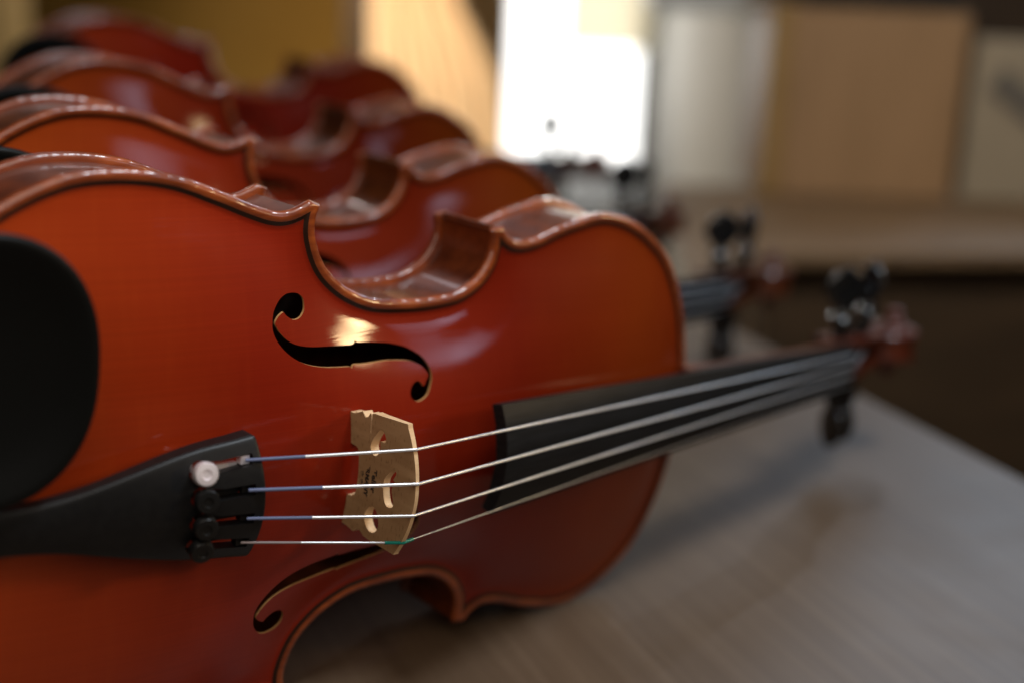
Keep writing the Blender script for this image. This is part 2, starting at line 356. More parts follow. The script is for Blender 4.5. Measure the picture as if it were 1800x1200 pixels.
F_HOLE = [(133.5,55.8),(135.1,54.2),(137.7,52.9),(140.6,53.2),(142.7,55.0),(143.3,57.1),(142.9,59.4),(140.9,61.0),(138.3,61.6),(135.4,61.5),(132.7,60.3),(130.5,58.1),(129.1,55.7),(128.5,52.8),(128.5,50.3),(129.5,47.6),(131.2,45.2),(133.2,43.1),(135.9,41.0),(139.6,38.9),(144.4,37.2),(150.3,36.0),(156.4,35.4),(161.0,35.0),(161.6,34.3),(162.6,35.5),(167.4,35.3),(172.6,35.3),(177.9,35.3),(183.0,34.9),(187.6,34.3),(191.5,33.0),(193.8,31.5),(195.6,29.0),(194.5,27.5),(193.5,26.0),(192.6,25.3),(192.0,26.4),(190.6,27.3),(189.0,27.1),(187.4,25.8),(186.5,24.0),(186.5,22.2),(187.8,20.9),(189.6,20.3),(191.7,20.7),(194.0,22.0),(195.6,24.3),(196.8,26.9),(197.2,29.2),(196.8,31.2),(195.7,33.2),(194.1,35.1),(191.4,37.0),(188.2,38.6),(184.4,39.9),(179.4,41.0),(174.3,41.6),(169.1,42.2),(165.4,42.6),(164.7,43.4),(163.6,42.1),(158.3,42.3),(151.4,42.8),(145.2,43.3),(140.2,44.2),(136.8,45.3),(134.0,46.9),(131.6,49.2),(130.1,51.4),(129.6,52.5),(130.3,53.7),(131.6,54.9)]
def build_plate(name, front, parent):
    holes = []
    if front:
        a = resample(spline(np.vstack([F_HOLE, F_HOLE[:1]]), 4)[:-1], .55, True); holes = [a, (a*[1, -1])[::-1]]
    step = 1.5; out, L = plate_points(step, holes)
    def keep(c):
        k = inside(c, out)
        for h in holes: k &= ~inside(c, h)
        return k
    V, T, back = triangulate(L, [out]+holes, keep)
    z = plate_z(V); n3 = plate_normal(V); s = 1 if front else -1; z0 = 0 if front else -38
    v = [(p[0], p[1], z0+s*q) for p, q in zip(V, z)]; nrm = [(a, b, s*c) for a, b, c in n3]
    D, _ = edge_info(V[T].mean(1))
    ispurf = (D > 3.4) & (D < 4.92)
    fo = T if s > 0 else T[:, ::-1]
    f = [tuple(t) for t in fo[~ispurf]]; m = [1 if d < 3.42 else 0 for d in D[~ispurf]]
    # lower half of the rounded rim, turning in to meet the ribs
    ids = [back[i] for i in range(len(out))]; prof = [(.15, -2.8), (.7, -3.5), (1.6, -3.9), (4.2, -4.0)]
    last = ids; zr = z[ids].mean()
    for d, zz in prof:
        Q = corner_inset(out, d); k = len(v); v += [(p[0], p[1], z0+s*zz) for p in Q]
        DD, NN = edge_info(Q); t = {.15: .35, .7: .8, 1.6: .97, 4.2: 1}[d]
        nrm += [(-q[0]*math.sqrt(1-t*t), -q[1]*math.sqrt(1-t*t), -s*t) for q in NN]
        cur = list(range(k, k+len(out))); w = len(out)
        for i in range(w):
            j = (i+1) % w; q = (last[i], last[j], cur[j], cur[i]); f.append(q if s > 0 else q[::-1]); m.append(1)
        last = cur
    # cut walls of the sound holes
    kk = len(out)
    for h in holes:
        ids = [back[kk+i] for i in range(len(h))]; kk += len(h); b0 = len(v); w = len(ids)
        C = V[ids]; tg = np.roll(C, -1, 0)-np.roll(C, 1, 0); wn = np.c_[-tg[:, 1], tg[:, 0]]; wn /= np.linalg.norm(wn, axis=1)[:, None]+1e-9
        pr = inside(C+wn*.2, h); wn[~pr] *= -1
        v += [v[i] for i in ids]+[(v[i][0], v[i][1], v[i][2]-1.0) for i in ids]; nrm += [(a, b, 0) for a, b in wn]*2
        area2 = (C[:, 0]*np.roll(C[:, 1], -1)-np.roll(C[:, 0], -1)*C[:, 1]).sum()
        for i in range(w):
            j = (i+1) % w; q = (b0+i, b0+j, b0+w+j, b0+w+i); f.append(q if area2 > 0 else q[::-1]); m.append(2)
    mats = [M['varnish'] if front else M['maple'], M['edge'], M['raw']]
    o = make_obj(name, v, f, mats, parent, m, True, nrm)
    pf = fo[ispurf]; used = np.unique(pf); mp = {u: i for i, u in enumerate(used)}
    make_obj('purfling', [v[u] for u in used], [tuple(mp[i] for i in t) for t in pf], M['purfling'], o, None, True, [nrm[u] for u in used])
    return o
def build_rib(seg, side, parent):
    P = resample(seg, 2.0); tg = np.gradient(P, axis=0); nr = np.c_[tg[:, 1], -tg[:, 0]]; nr /= np.linalg.norm(nr, axis=1)[:, None]
    full = full_outline(1.0)
    if not inside(P[len(P)//2:len(P)//2+1]+nr[len(P)//2:len(P)//2+1]*2, full)[0]: nr = -nr
    Q = P+nr*2.9; D, _ = edge_info(Q); Q = Q[D > 2.75]; Q = np.vstack([Q]) * [1, side]
    B = Bag(); inner = Q.copy(); DD, NN = edge_info(Q); inner = Q+NN*1.2
    rings = [[(o[0], o[1], -3.95), (o[0], o[1], -34.05), (i[0], i[1], -34.05), (i[0], i[1], -3.95)] for o, i in zip(Q, inner)]
    B.loft(rings if side > 0 else [r[::-1] for r in rings]); return B.build('rib', M['maple'], parent, True, 40)

# ---------------------------------------------------------------- the fittings
def fb_z(x): return 34.2-.148*(x-216)                      # centre line of the fingerboard's playing surface
def fb_half(x): return 21.2-(x-216)*(21.2-12.2)/264
STRING_Y = [17.0, 5.8, -5.8, -17.0]; NUT_Y = [8.1, 2.8, -2.6, -7.9]; TAIL_Y = [14.0, 4.8, -4.8, -14.0]
BRIDGE_Z = [46.9, 49.6, 48.6, 44.2]; STRING_R = [.50, .55, .47, .18]; TAIL_R = [.56, .60, .54, .40]
NUT_X, TAIL_X = 481.5, 111.5
def tail_z(x, y):
    c = 18+(x-0)*.105; return c-.016*np.asarray(y)**2*(.35+.65*np.clip(x/110, 0, 1))-.045*np.asarray(y)**2*np.clip((60-x)/60, 0, 1)
PEGS = [(490.5, 1, -21.5), (526, 1, -30.5), (516, -1, -28), (500, -1, -24)]

def build_fingerboard(root):
    B = Bag(); rings = []
    for x in np.linspace(214.5, 480, 22):
        w = fb_half(x); zc = fb_z(x); R = 42.; ring = []
        for y in np.linspace(w, -w, 17): ring.append((x, y, zc-(R-math.sqrt(R*R-y*y))))
        ze = ring[0][2]; ring = [(x, w-.05, ze-.8)]+ring+[(x, -w+.05, ze-.8)]
        if x < 345:                                         # hollowed underside past the neck
            ring += [(x, -w+1.2, ze-5.4), (x, -w*.6, ze-3.6+1.2), (x, 0, ze-2.2+2.2), (x, w*.6, ze-3.6+1.2), (x, w-1.2, ze-5.4)]
        else: ring += [(x, -w+.4, ze-5.4), (x, -w*.6, ze-5.4), (x, 0, ze-5.4), (x, w*.6, ze-5.4), (x, w-.4, ze-5.4)]
        rings.append(ring)
    return B.loft(rings).build('fingerboard', M['ebony'], root, True, 35)
def build_neck(root):
    B = Bag(); rings = []
    for x, dep, hw in ((343.5, 45, 17.5), (349.5, 43, 17), (352, 37, 16.2), (357, 27, 15.6), (364, 20.5, 15.2), (374, 16.5, 15), (400, 14.6, 14.2), (440, 13.8, 12.9), (470, 13.4, 12.1), (482, 14.5, 12.0)):
        zt = fb_z(x)-(42-math.sqrt(42**2-fb_half(x)**2))-5.5; h = min(hw, fb_half(x)-.3)
        zb = max(zt-dep, -37.5)
        ring = [(x, h, zt)]+[(x, h*math.cos(a), zt-(zt-zb)*math.sin(a)**.8) for a in np.linspace(.12, math.pi-.12, 13)]+[(x, -h, zt)]
        rings.append(ring)
    return B.loft(rings).build('neck', M['maple'], root, True, 50)
def build_head(root):
    B = Bag()
    def top(x): return -9.5-(x-481)*.30
    xs = np.linspace(481, 548, 8)
    for s in (1, -1):                                        # cheeks
        rings = []
        for x in xs:
            o = 12-(x-481)*.052; i = o-4.6; t = top(x); d = 21-(x-481)*.10
            r = [(x, s*o, t), (x, s*o, t-d), (x, s*i, t-d), (x, s*i, t)]; rings.append(r if s < 0 else r[::-1])
        B.loft(rings)
    rings = []
    for x in xs:
        o = 12-(x-481)*.052; t = top(x); d = 21-(x-481)*.10
        rings.append([(x, o-.2, t-d+.3), (x, o-.2, t-d+5), (x, -o+.2, t-d+5), (x, -o+.2, t-d+.3)])
    B.loft(rings); B.build('pegbox', M['maple_red'], root, True, 40)
    B = Bag(); rings = []; cx, cz = 562, -36
    for th in np.linspace(-.3, 4.1*math.pi, 110):
        k = max(th, 0)/(4*math.pi); r = 18.5*math.exp(-1.75*k); a = math.pi*.93-th+0.25*0
        w = 7.6+10.5*k**1.25; hgt = 7.5*math.exp(-1.35*k); c = np.array((math.cos(a), 0, math.sin(a)))
        ctr = np.array((cx, 0, cz))
        ri = max(r-hgt, .2)
        rings.append([ctr+c*r+(0, w-1, 0), ctr+c*(r-.8)+(0, w, 0), ctr+c*ri+(0, w, 0), ctr+c*ri-(0, w, 0), ctr+c*(r-.8)-(0, w, 0), ctr+c*r-(0, w-1, 0), ctr+c*(r-1.4)])
    B.loft(rings)
    B.lathe((cx, -19.5, cz), (0, 1, 0), [(0, .5), (.6, 3.2), (1.5, 4.2), (37.5, 4.2), (38.4, 3.2), (39, .5)], 16)
    B.lathe((cx, -9, cz), (0, 1, 0), [(0, 12), (18, 12)], 24)
    B.build('scroll', M['maple_red'], root, True, 45)
def build_peg(x, s, z, turn, root):
    B = Bag(); B.lathe((x, -s*16, z), (0, s, 0), [(0, 1.5), (.6, 3.0), (10, 3.2), (30, 3.8), (36, 4.1), (37, 6.0), (38.6, 6.3), (40, 5.0), (43, 3.7), (46, 3.9)], 18)
    rings = []                                               # flattened thumb piece with a small button
    for t in np.linspace(0, 1, 12):
        y = 27.5+20.5*t; w = 2.8+9.0*math.sin(math.pi*min(1, .06+.90*t))**.75; th = 2.7-.8*math.sin(math.pi*t)
        if t == 1: w, th = 5.0, 1.4
        ring = []
        for q in np.arange(20)*2*math.pi/20:
            a, b = w*math.copysign(abs(math.cos(q))**.9, math.cos(q)), th*math.copysign(abs(math.sin(q))**.9, math.sin(q))
            ring.append((x+a*math.cos(turn)-b*math.sin(turn), s*y, z+a*math.sin(turn)+b*math.cos(turn)))
        rings.append(ring if s < 0 else ring[::-1])
    B.loft(rings); B.lathe((x, s*47.5, z), (0, s, 0), [(0, 2.2), (1.2, 2.2), (2.0, 1.2), (2.2, .2)], 12)
    return B.build('peg', M['peg'], root, True, 50)
def build_strings(root):
    for k in range(4):
        nut = (NUT_X, NUT_Y[k], fb_z(NUT_X)+1.2-(NUT_Y[k]**2)/84+.2); br = (161.6, STRING_Y[k], BRIDGE_Z[k]); tl = (TAIL_X-2, TAIL_Y[k], float(tail_z(TAIL_X, TAIL_Y[k]))-.6)
        px, ps, pz = PEGS[k]
        B = Bag(); B.tube([(px, NUT_Y[k]*.7, pz+3.6), nut, (nut[0]-1.5, nut[1], nut[2]+.1)], STRING_R[k], 8)
        a = np.array(nut); b = np.array(br); B.tube([nut, br], STRING_R[k], 10)
        q = np.array(tl); cut = b+(q-b)*(.66, .575, .62, .64)[k]
        B.tube([br, cut], TAIL_R[k], 10); st = B.build('string', M['steel'], root, True, 60)
        W = Bag(); W.tube([cut, q], TAIL_R[k]+.03, 10); W.build('silk_wrap', M['grey_silk'] if k == 3 else M['blue_silk'], st, True, 60)
        if k == 3:
            dv = (a-b)/np.linalg.norm(a-b); dw = (q-b)/np.linalg.norm(q-b)
            S = Bag(); S.tube([b+dw*6.5, b+dw*2, b+(0, 0, .1), b+dv*2, b+dv*5.0], .62, 12); S.build('plastic_sleeve', M['teal'], st, True, 60)
def bridge_half(z):                                          # half thickness: thin at the crown, thick at the feet
    return 2.25-1.55*np.clip((np.asarray(z)-12)/37, 0, 1)
def build_bridge(root):
    XB = 161.6
    # outline in the (y, z) plane, bass side first; foot seat follows the arch of the front
    def seat(y): return float(plate_z(np.array([[XB, y]]))[0])+.05
    up = [(20.4, seat(20.4)+2.6), (22.3, 18.4), (21.6, 19.3), (20.6, 20.2), (21.2, 21.6), (22.9, 22.7), (22.6, 23.2), (16.0, 23.5), (15.9, 23.9), (22.8, 23.8), (23.3, 24.6), (23.4, 27.5), (24.6, 42.6)]
    crown = [(y, 49.4-(41.0-math.sqrt(41.0**2-(y-1.2)**2))-.055*max(0, -y)) for y in np.linspace(23.2, -21.8, 26)]
    dn = [(-22.4, 41.0), (-21.8, 26.6), (-21.5, 24.0), (-20.4, 22.4), (-19.8, 20.6), (-20.8, 19.4), (-21.8, 18.2), (-20.8, seat(20.6)+2.6)]
    foot_t = [(-20.8, seat(20.8)), (-17.5, seat(17.5)), (-14, seat(14)), (-9.6, seat(9.6)), (-9.2, seat(9)+2.8)]
    arch = [(-8.6, 17.3), (-7.2, 18.0), (-3.5, 18.5), (0, 18.7), (3.5, 18.5), (7.4, 18.1), (8.7, 17.3)]
    foot_b = [(9.1, seat(9)+2.8), (9.3, seat(9.3)), (13, seat(13)), (17, seat(17)), (20.4, seat(20.4))]
    outer = up+crown+dn+foot_t+arch+foot_b
    eye_b = spline([(9.2, 25.0), (8.7, 27.0), (10.2, 28.8), (12.2, 29.4), (14.6, 29.2), (14.7, 31.4), (16.4, 32.0), (18.4, 30.4), (18.6, 28.6), (17.0, 27.2), (14.2, 25.2), (11.4, 24.2), (9.2, 25.0)], 4)[:-1]
    eye_t = spline([(-10.0, 26.0), (-9.3, 28.2), (-10.8, 30.4), (-12.6, 30.4), (-13.0, 31.4), (-15.8, 31.6), (-18.4, 29.6), (-18.6, 26.8), (-16.6, 24.6), (-13.4, 23.8), (-10.0, 26.0)], 4)[:-1]
    heart = spline([(7.2, 37.4), (6.0, 38.9), (3.6, 37.6), (3.0, 38.3), (1.6, 38.4), (.8, 37.4), (-1.0, 37.2), (-5.2, 38.6), (-6.9, 36.8), (-6.2, 34.4), (-3.0, 33.0), (0, 32.6), (2.4, 33.0), (4.8, 34.8), (7.2, 37.4)], 4)[:-1]
    groove_b = [(22.9, 23.3), (20.8, 24.0), (16.0, 24.4), (15.9, 24.0), (20.6, 23.4)]
    o = resample(outer, .35, True)
    v, f, m = slab(o, [eye_b, eye_t, heart], lambda P: -bridge_half(P[:, 1]), lambda P: bridge_half(P[:, 1]), 2.0, lambda a, b, l: (XB+l, a, b))
    # faces seen from the tail side must point to -x
    f = [q[::-1] for q in f] if False else f
    br = make_obj('bridge', v, f, [M['bridge'], M['bridge_edge']], root, m, False)
    bm_fix(br)
    for y0, sg in ((20.5, 1), (-9.2, 1)):                    # jointed feet: a paler half-round tongue shows on the side of each
        B = Bag(); z0 = seat(abs(y0))+.4; n = 10
        ring = lambda y, k: [(XB+k*1.75*math.cos(a), y, z0+3.2+ (0 if a > math.pi else 0)+k*(2.2 if math.sin(a) > 0 else 2.6)*math.sin(a)) for a in np.arange(14)*2*math.pi/14]
        B.loft([ring(y0-1.5, 1), ring(y0+.25, 1), ring(y0+.5, .82)]); B.build('foot_tongue', M['bridge_edge'], br, True, 40)
    for txt, zc, yc, size in (('Teller', 27.3, -.2, 3.5), ('GERMANY', 23.6, -.1, 2.85), ('* *', 19.9, -.9, 4.2)):
        cu = bpy.data.curves.new('stamp', 'FONT'); cu.body = txt; cu.size = size*MM; cu.align_x = 'CENTER'; cu.align_y = 'CENTER'; cu.extrude = .00002; cu.resolution_u = 3; cu.offset = .00011
        t = bpy.data.objects.new('stamp', cu); COL.objects.link(t)
        dg = bpy.context.evaluated_depsgraph_get(); me = bpy.data.meshes.new_from_object(t.evaluated_get(dg)); bpy.data.objects.remove(t)
        me.name = 'stamp_lettering'; me.materials.clear(); me.materials.append(M['ink'])
        s = bpy.data.objects.new('stamp_lettering', me); COL.objects.link(s); s.parent = br
        tilt = math.atan(1.55/37)
        # text x -> -y, text y -> +z, facing the tail (-x)
        s.matrix_local = Matrix(((0, math.sin(tilt), -1, (XB-float(bridge_half(zc))-.045)*MM), (-1, 0, 0, yc*MM), (0, 1, 0, zc*MM), (0, 0, 0, 1)))
    return br
def bm_fix(o):
    import bmesh
    bm = bmesh.new(); bm.from_mesh(o.data); bmesh.ops.recalc_face_normals(bm, faces=bm.faces); bm.to_mesh(o.data); bm.free()
def build_tailpiece(root):
    prof = [(-1, 5.5), (3, 7.2), (12, 7.6), (25, 7.4), (38, 7.4), (50, 8.6), (62, 11.2), (74, 14.2), (86, 17.0), (96, 18.8), (106, 19.9), (113.6, 20.9)]
    h = spline(prof, 4); front = [(114.6+1.0*(1-(y/19.9)**2), y) for y in np.linspace(20.3, -20.3, 17)]
    outer = np.vstack([h, front, (h*[1, -1])[::-1]]); outer = resample(outer, .9, True)
    slots = []
    for y in TAIL_Y:
        s = []; yy = lambda x: y*(.80+.2*(x-85)/25)
        for a in np.linspace(math.pi*.30, math.pi*1.70, 12): s.append((93.6+3.6*math.cos(a), yy(93)+3.5*math.sin(a)))
        s += [(101, yy(101)-1.8), (111.8, yy(111.8)-1.8), (112.1, yy(111.8)), (111.8, yy(111.8)+1.8), (101, yy(101)+1.8)]
        slots.append(s)
    def top(P):
        D = np.array([np.min(np.hypot(*(outer-p).T)) for p in P]); e = np.clip(.9-D, 0, .9)
        return tail_z(P[:, 0], P[:, 1])-(.9-np.sqrt(np.maximum(.9**2-e*e, 0)))
    v, f, m = slab(outer, slots, top, lambda P: tail_z(P[:, 0], P[:, 1])-4.6-.004*P[:, 1]**2, 2.2, lambda a, b, l: (a, b, l), (.2, .5, .9, 1.8))
    tp = make_obj('tailpiece', v, f, [M['matte'], M['matte']], root, m, True); 
    for k, y in enumerate(TAIL_Y):
        ys = y*.848; z = float(tail_z(94, ys)); B = Bag()
        tilt = .022*ys
        ax = np.array((-.22, tilt, 1.0)); ax /= np.linalg.norm(ax)
        B.lathe(np.array((94.2, ys, z))+ax*(-5), ax, [(0, 1.5), (6.5, 1.5), (6.6, 3.5), (7.0, 3.9), (9.4, 3.9), (10.0, 3.5), (10.12, 1.7), (9.7, 1.5)], 24)
        B.box((95, ys-1.0, z-4.4), (108, ys+1.0, z-2.6)); B.box((108.2, y*.99-1.4, z-3.5), (111.4, y*.99+1.4, z-.6)); B.box((91, ys-1.2, z-15), (93.5, ys+1.2, z-5))
        ft = B.build('fine_tuner', M['nickel'] if k == 0 else M['black_metal'], tp, True, 35)  # pale versus black metal paints in the bright and dark reflections of like screws
        if k == 0: ft['label'] = 'fine tuner with a screw head coloured pale for its bright reflection'
    B = Bag()
    B.tube([(4, 4, 12), (-2, 4, 10), (-4, 3.5, -4), (-5, 3, -16)], 1.3, 8); B.tube([(4, -4, 12), (-2, -4, 10), (-4, -3.5, -4), (-5, -3, -16)], 1.3, 8); B.build('tail_cord', M['gut'], root)
    B = Bag(); B.box((-1.5, -16, -4), (5, 16, 7.5)); B.build('saddle', M['ebony'], root, False)
    B = Bag(); B.lathe((2, 0, -18), (-1, 0, 0), [(0, 3.5), (2.5, 4), (3, 7), (7, 7.4), (9.5, 6), (10.5, 3), (10.7, .5)], 20); B.build('end_button', M['ebony'], root)
def build_chin_rest(root):
    # oval cup over the bass side, its rim rolled over
    cx, cy, ax, ay = 22, 49.5, 37, 40; B = Bag(); rings = []; n = 64
    def ring(k, z):
        r = []
        for q in np.arange(n)*2*math.pi/n:
            c, s = math.cos(q), math.sin(q); e = 2/2.35
            X = cx+k*ax*math.copysign(abs(c)**e, c); Y = cy+k*ay*math.copysign(abs(s)**e, s); r.append((X-.10*(Y-cy)*0, Y, z))
        return r
    for k, z in ((.02, 21), (.3, 21.2), (.6, 22.4), (.8, 24.2), (.92, 26.0), (.97, 26.4), (1.0, 25.8), (1.01, 24.6), (1.0, 23.2), (.95, 21.6), (.8, 19.2), (.55, 16.2), (.3, 14.6), (.02, 14.2)): rings.append(ring(k, z))
    B.loft(rings); cr = B.build('chin_rest', M['chin'], root, True, 70)
    B = Bag()
    for y in (22, 40): B.lathe((-3, y, 16), (0, 0, -1), [(0, 2.5), (18, 2.5), (18.2, 3.4), (34, 3.4), (34.2, 2.5), (56, 2.5)], 12)
    B.box((-5, 17, -42), (8, 45, -39.4)); B.box((-5, 15, 12), (9, 47, 15)); B.build('clamp', M['nickel'], cr, True, 35)
def build_violin():
    root = bpy.data.objects.new('violin', None); COL.objects.link(root); root.empty_display_size = .02
    build_plate('top_plate', True, root); build_plate('back_plate', False, root)
    for seg in (seg_lower, seg_waist, seg_upper):
        for s in (1, -1): build_rib(seg, s, root)
    build_fingerboard(root); build_neck(root); build_head(root)
    B = Bag(); rings = []
    for x in (480.1, 483.4):
        zc = fb_z(480)+1.0; rings.append([(x, y, zc-(42-math.sqrt(42**2-y*y))) for y in np.linspace(12, -12, 13)]+[(x, -12, zc-9.5), (x, 12, zc-9.5)])
    B.loft(rings).build('nut', M['peg'], root, True, 35)
    for (x, s, z), tr in zip(PEGS, (.46, 2.0, 2.0, 2.0)): build_peg(x, s, z, tr, root)
    build_bridge(root); build_tailpiece(root); build_strings(root); build_chin_rest(root)
    return root

# ---------------------------------------------------------------- tagging
def tag(o, label=None, cat=None, group=None, kind=None):
    for k, v in (('label', label), ('category', cat), ('group', group), ('kind', kind)):
        if v: o[k] = v
    return o
def empty(name, loc=(0, 0, 0)):
    o = bpy.data.objects.new(name, None); COL.objects.link(o); o.location = loc; o.empty_display_size = .05; return o
def quad_prism(pts, z0, z1):
    n = len(pts); v = [(p[0], p[1], z0) for p in pts]+[(p[0], p[1], z1) for p in pts]
    return v, [tuple(range(n))[::-1], tuple(range(n, 2*n))]+[(i, (i+1) % n, n+(i+1) % n, n+i) for i in range(n)]
def bevel(o, w, seg=3):
    md = o.modifiers.new('bevel', 'BEVEL'); md.width = w; md.segments = seg; md.limit_method = 'ANGLE'; md.angle_limit = math.radians(35); return o
def rbox(name, r0, r1, d0, d1, h0, h1, mat, parent=None, bev=.004, skew=0):
    """a box in room axes (metres); its mesh sits at its own base"""
    c = room((r0+r1)/2, (d0+d1)/2, h0); hw, hd, hh = (r1-r0)/2, (d1-d0)/2, h1-h0
    B = Bag(); B.box((-hw, -hd, 0), (hw, hd, hh)); o = B.build(name, mat, None, False, None, 1.0)
    m = Matrix((( RGT.x, FWD.x, 0, c.x), (RGT.y, FWD.y, 0, c.y), (0, 0, 1, c.z), (0, 0, 0, 1)))
    if parent:
        o.parent = parent; o.matrix_local = parent.matrix_basis.inverted() @ m
    else: o.matrix_basis = m
    if bev: bevel(o, bev)
    return o

# ---------------------------------------------------------------- room behind (large structure first)
M['table'] = grain_mat('worn_grey_brown_oak', (.098, .061, .035), (.138, .091, .056), (5, 210, 5), rough=.44, bump=.3, blotch=(.80, .77, .74), blotch_scale=7, lo=.25, hi=.72, rough_var=.07, detail=6)
M['ochre'] = grain_mat('ochre_plaster', (.40, .215, .035), (.45, .245, .045), (6, 6, 6), rough=.9)
M['greywall'] = grain_mat('pale_grey_plaster', (.25, .24, .215), (.275, .265, .24), (5, 5, 5), rough=.9)
M['bench'] = grain_mat('warm_brown_wood', (.16, .095, .046), (.21, .125, .06), (8, 60, 8), rough=.5)
M['panel'] = grain_mat('tan_board', (.29, .165, .073), (.34, .195, .09), (60, 8, 6), rough=.6)
M['darkwood'] = grain_mat('dark_brown_wood', (.05, .029, .014), (.07, .04, .019), (8, 8, 60), rough=.5)
M['pale'] = grain_mat('pale_beige_card', (.29, .23, .15), (.34, .27, .18), (6, 6, 6), rough=.8)
M['black'] = new_mat('black_case_cloth', (.008, .008, .009), .6)
M['curtain'] = grain_mat('cream_cloth', (.80, .57, .34), (.84, .62, .39), (200, 200, 10), rough=.85)
M['floor'] = grain_mat('dark_floorboards', (.05, .03, .016), (.07, .042, .022), (3, 30, 3), rough=.5)
M['post'] = grain_mat('golden_brown_wood', (.27, .155, .045), (.33, .19, .06), (8, 8, 60), rough=.6)
M['frame'] = new_mat('pale_window_frame', (.55, .55, .52), .5)
def glow_mat(name, col, s):
    m = bpy.data.materials.new(name); m.use_nodes = True; nt = m.node_tree; nt.nodes.clear()
    e = nt.nodes.new('ShaderNodeEmission'); e.inputs['Color'].default_value = (*col, 1); e.inputs['Strength'].default_value = s
    o = nt.nodes.new('ShaderNodeOutputMaterial'); nt.links.new(e.outputs[0], o.inputs['Surface']); return m
M['daylight'] = glow_mat('daylit_glass', (1, .99, .96), 3.0)

fl = rbox('floor', -4, 4, -1.5, 5, -.80, -.75, M['floor'], None, 0); tag(fl, kind='structure')
wl = rbox('wall', -3.0, -.02, 3.42, 3.52, -.75, 1.3, M['ochre'], None, 0); tag(wl, kind='structure')
def prism_room(name, rd, h0, h1, mat, bev=.003):
    P = [room(r, d, 0) for r, d in rd]; c = sum(P, Vector((0, 0, 0)))/len(P)
    v, f = quad_prism([(p-c)[:2] for p in P], 0, h1-h0); o = make_obj(name, v, f, mat, None, None, False, None, 1.0); bm_fix(o); o.location = (c.x, c.y, h0)
    if bev: bevel(o, bev)
    return o
sw = prism_room('wall', [(.305, 3.40), (.333, 1.72), (.40, 1.72), (.385, 3.40)], -.75, .5, M['greywall'], 0); tag(sw, kind='structure')
# window
wr = empty('window', room(.13, 3.40, -.29)); tag(wr, 'bright overexposed window with daylight behind the row of violins', 'window')
rbox('pane', -.03, .272, 3.405, 3.412, -.27, 1.1, M['daylight'], wr, 0)
B = Bag()
for lo, hi in (((-.19, -.02, 0), (.18, .02, .02)), ((-.19, -.02, .02), (-.16, .02, 1.4)),):
    B.box(lo, hi)
fr = B.build('frame', M['frame'], None, False, None, 1.0); fr.parent = wr; fr.rotation_euler = (0, 0, math.atan2(RGT.y, RGT.x))
M['blind'] = new_mat('cream_blind_cloth', (.80, .76, .66), .9)
nt, N, L, pb_ = wire(M['blind']); tr = N.new('ShaderNodeBsdfTranslucent'); tr.inputs['Color'].default_value = (.85, .80, .68, 1); ms = N.new('ShaderNodeMixShader'); ms.inputs['Fac'].default_value = .7
L.new(pb_.outputs[0], ms.inputs[1]); L.new(tr.outputs[0], ms.inputs[2]); L.new(ms.outputs[0], N['Material Output'].inputs['Surface'])
rbox('blind', .093, .30, 3.385, 3.388, -.006, 1.1, M['blind'], wr, 0)
lg = rbox('low_cabinet', -.12, .30, 3.0, 3.38, -.75, -.30, new_mat('dark_grey_paint', (.10, .10, .095), .6)); tag(lg, 'dark grey low cabinet under the bright window', 'cabinet')
po = rbox('wooden_post', -.136, -.030, 2.66, 2.76, -.75, 1.2, M['post']); tag(po, 'golden brown wooden post beside the left edge of the window', 'post')
ds = rbox('gap_shade_strip', -.315, -.268, 2.52, 2.60, -.75, 1.2, M['darkwood']); tag(ds, 'narrow dark strip standing in for the shaded gap left of the cream curtain', 'post')  # dark strip painted in for the shadow of the gap beside the curtain
# curtain with soft folds, drawn wider towards its foot
cv, cf = [], []; nr_, nh = 60, 24
hs = np.linspace(-.6, .8, nh)
for side in (0, 1):
    for h in hs:
        rr = np.interp(h, [-.6, -.3, -.118, .020, .142, .35, .8], [.02, .0, -.020, -.047, -.118, -.15, -.17])
        for t in np.linspace(0, 1, nr_):
            r = -.265+(rr+.265)*t; q = 2.50+.007*math.sin(t*24+.6*math.sin(h*3))+.006*math.sin(t*57+1)+.004*side
            p = room(r, q, h)-room(-.15, 2.5, -.6); cv.append(tuple(p))
for side in (0, 1):
    for i in range(nh-1):
        for j in range(nr_-1):
            a = side*nr_*nh+i*nr_+j; q = (a, a+1, a+nr_+1, a+nr_); cf.append(q if side == 0 else q[::-1])
n2 = nr_*nh
for i in range(nh-1):
    for j in (0, nr_-1):
        a = i*nr_+j; cf.append((a, a+nr_, a+nr_+n2, a+n2))
cu = make_obj('curtain', cv, cf, M['curtain'], None, None, True, None, 1.0); cu.location = room(-.15, 2.5, -.6); tag(cu, 'pale cream curtain hanging in folds beside the golden brown post', 'curtain')
tb = rbox('tan_board', -1.35, -.83, 2.40, 2.43, -.75, .60, grain_mat('light_tan_board', (.62, .42, .17), (.68, .47, .2), (8, 8, 40), rough=.6)); tag(tb, 'pale tan board at the far left behind the violins', 'board')
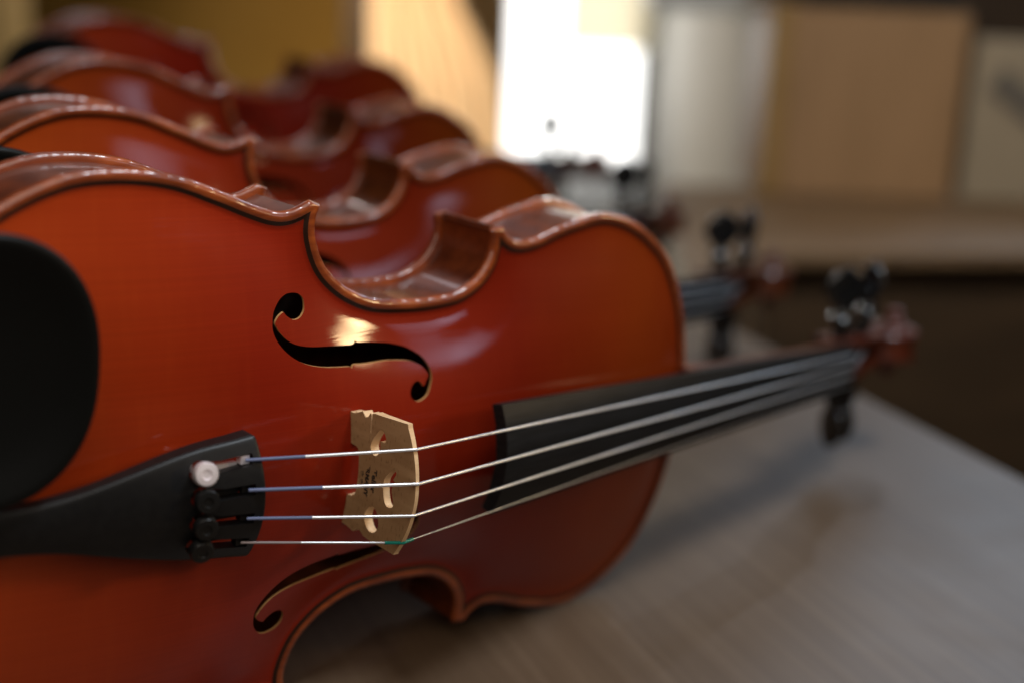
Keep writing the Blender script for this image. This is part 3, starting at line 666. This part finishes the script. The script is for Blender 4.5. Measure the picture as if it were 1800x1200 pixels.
# second bench to the right with boards standing on it
bt = empty('workbench', room(.6, 1.35, -.75)); tag(bt, 'low brown workbench with a dark front beyond the table edge', 'workbench')
def under(o, root): o.parent = root; o.matrix_local = root.matrix_basis.inverted() @ o.matrix_basis; return o
under(prism_room('bench_top', [(.145, 1.09), (.222, 1.262), (1.3, 1.46), (1.3, 1.66), (.16, 1.60)], -.014, 0, M['bench'], .003), bt)
under(prism_room('front_panel', [(.235, 1.29), (1.28, 1.48), (1.28, 1.60), (.235, 1.57)], -.75, -.0145, M['darkwood'], 0), bt)
wb = empty('wooden_crate', room(.375, 1.56, 0)); tag(wb, 'tan wooden board box standing on the brown bench', 'box')
rbox('front_board', .286, .474, 1.550, 1.562, .002, .203, M['panel'], wb, .002)
rbox('corner_post', .262, .285, 1.545, 1.575, .002, .206, M['post'], wb, .002)
rbox('side_board', .263, .279, 1.576, 1.69, .002, .203, M['panel'], wb, .002)
bc = rbox('black_case', .275, .462, 1.545, 1.70, .2075, .30, M['black'], None, .01); tag(bc, 'black case lying on top of the tan wooden box', 'case')
pb = empty('pale_board', room(.55, 1.57, 0)); tag(pb, 'pale beige board with a dark slanting stripe at the right edge', 'board')
rbox('board', .487, .66, 1.560, 1.572, .002, .178, M['pale'], pb, .002)
st = prism_room('stripe', [(.497, 1.5555), (.64, 1.5555), (.64, 1.559), (.497, 1.559)], .095, .125, new_mat('dull_grey_stripe', (.13, .11, .085), .7), 0)
st.matrix_basis = Matrix.Translation(st.location) @ Matrix.Rotation(math.radians(35), 4, FWD) @ Matrix.Translation((0, 0, -.015)); under(st, pb)
sh = rbox('shelf', .15, .332, 1.75, 1.90, .182, .235, M['frame']); tag(sh, 'beige shelf board fixed to the pale wall beside the window', 'shelf')
dc = rbox('cupboard', .405, 1.6, 1.95, 2.2, -.75, .50, M['darkwood']); tag(dc, 'dark brown cupboard behind the boards on the bench', 'cupboard')

# ---------------------------------------------------------------- table
E1 = Vector((.314, .949, 0)).normalized(); ang = math.atan2(E1.y, E1.x)
tbl = empty('table', (.519, -.041, -.75)); tbl.rotation_euler = (0, 0, ang); tag(tbl, 'grey brown wooden table the violins stand on', 'table')
B = Bag(); B.box((-1.1, 0, .712), (.95, 1.7, .75)); o = B.build('tabletop', M['table'], tbl, False, None, 1.0); bevel(o, .003)
for x in (-1.02, .82):
    for y in (.06, 1.58):
        B = Bag(); B.box((x, y, 0), (x+.07, y+.07, .7115)); bevel(B.build('leg', M['darkwood'], tbl, False, None, 1.0), .003)

# ---------------------------------------------------------------- violins
AL = math.atan2(17., 205.)
LOCAL = Matrix(((math.cos(AL), math.sin(AL), 0), (0, 0, -1), (-math.sin(AL), math.cos(AL), 0)))
ORIGIN = LOCAL @ Vector((.077, -.1033, 0))
def place(root, dx, dy, yaw=0, lean=0):
    piv = Vector((.08, 0, 0))
    m = Matrix.Translation((dx, dy, 0)) @ Matrix.Translation(piv) @ Matrix.Rotation(math.radians(yaw), 4, 'Z') @ Matrix.Rotation(math.radians(lean), 4, 'X') @ Matrix.Translation(-piv)
    root.matrix_basis = m @ Matrix.Translation(-ORIGIN) @ LOCAL.to_4x4()
first = build_violin(); place(first, 0, 0)
GROUP = 'violins standing on their sides in a row on the table'
tag(first, 'nearest violin, red brown and in sharp focus, with stamped bridge and black tailpiece', 'violin', GROUP)
kids = {}
for q in list(bpy.data.objects):
    if q.parent: kids.setdefault(q.parent.name, []).append(q)
def copy_tree(o, parent=None):
    c = o.copy(); COL.objects.link(c); c.parent = parent
    for k in kids.get(o.name, []): copy_tree(k, c)
    return c
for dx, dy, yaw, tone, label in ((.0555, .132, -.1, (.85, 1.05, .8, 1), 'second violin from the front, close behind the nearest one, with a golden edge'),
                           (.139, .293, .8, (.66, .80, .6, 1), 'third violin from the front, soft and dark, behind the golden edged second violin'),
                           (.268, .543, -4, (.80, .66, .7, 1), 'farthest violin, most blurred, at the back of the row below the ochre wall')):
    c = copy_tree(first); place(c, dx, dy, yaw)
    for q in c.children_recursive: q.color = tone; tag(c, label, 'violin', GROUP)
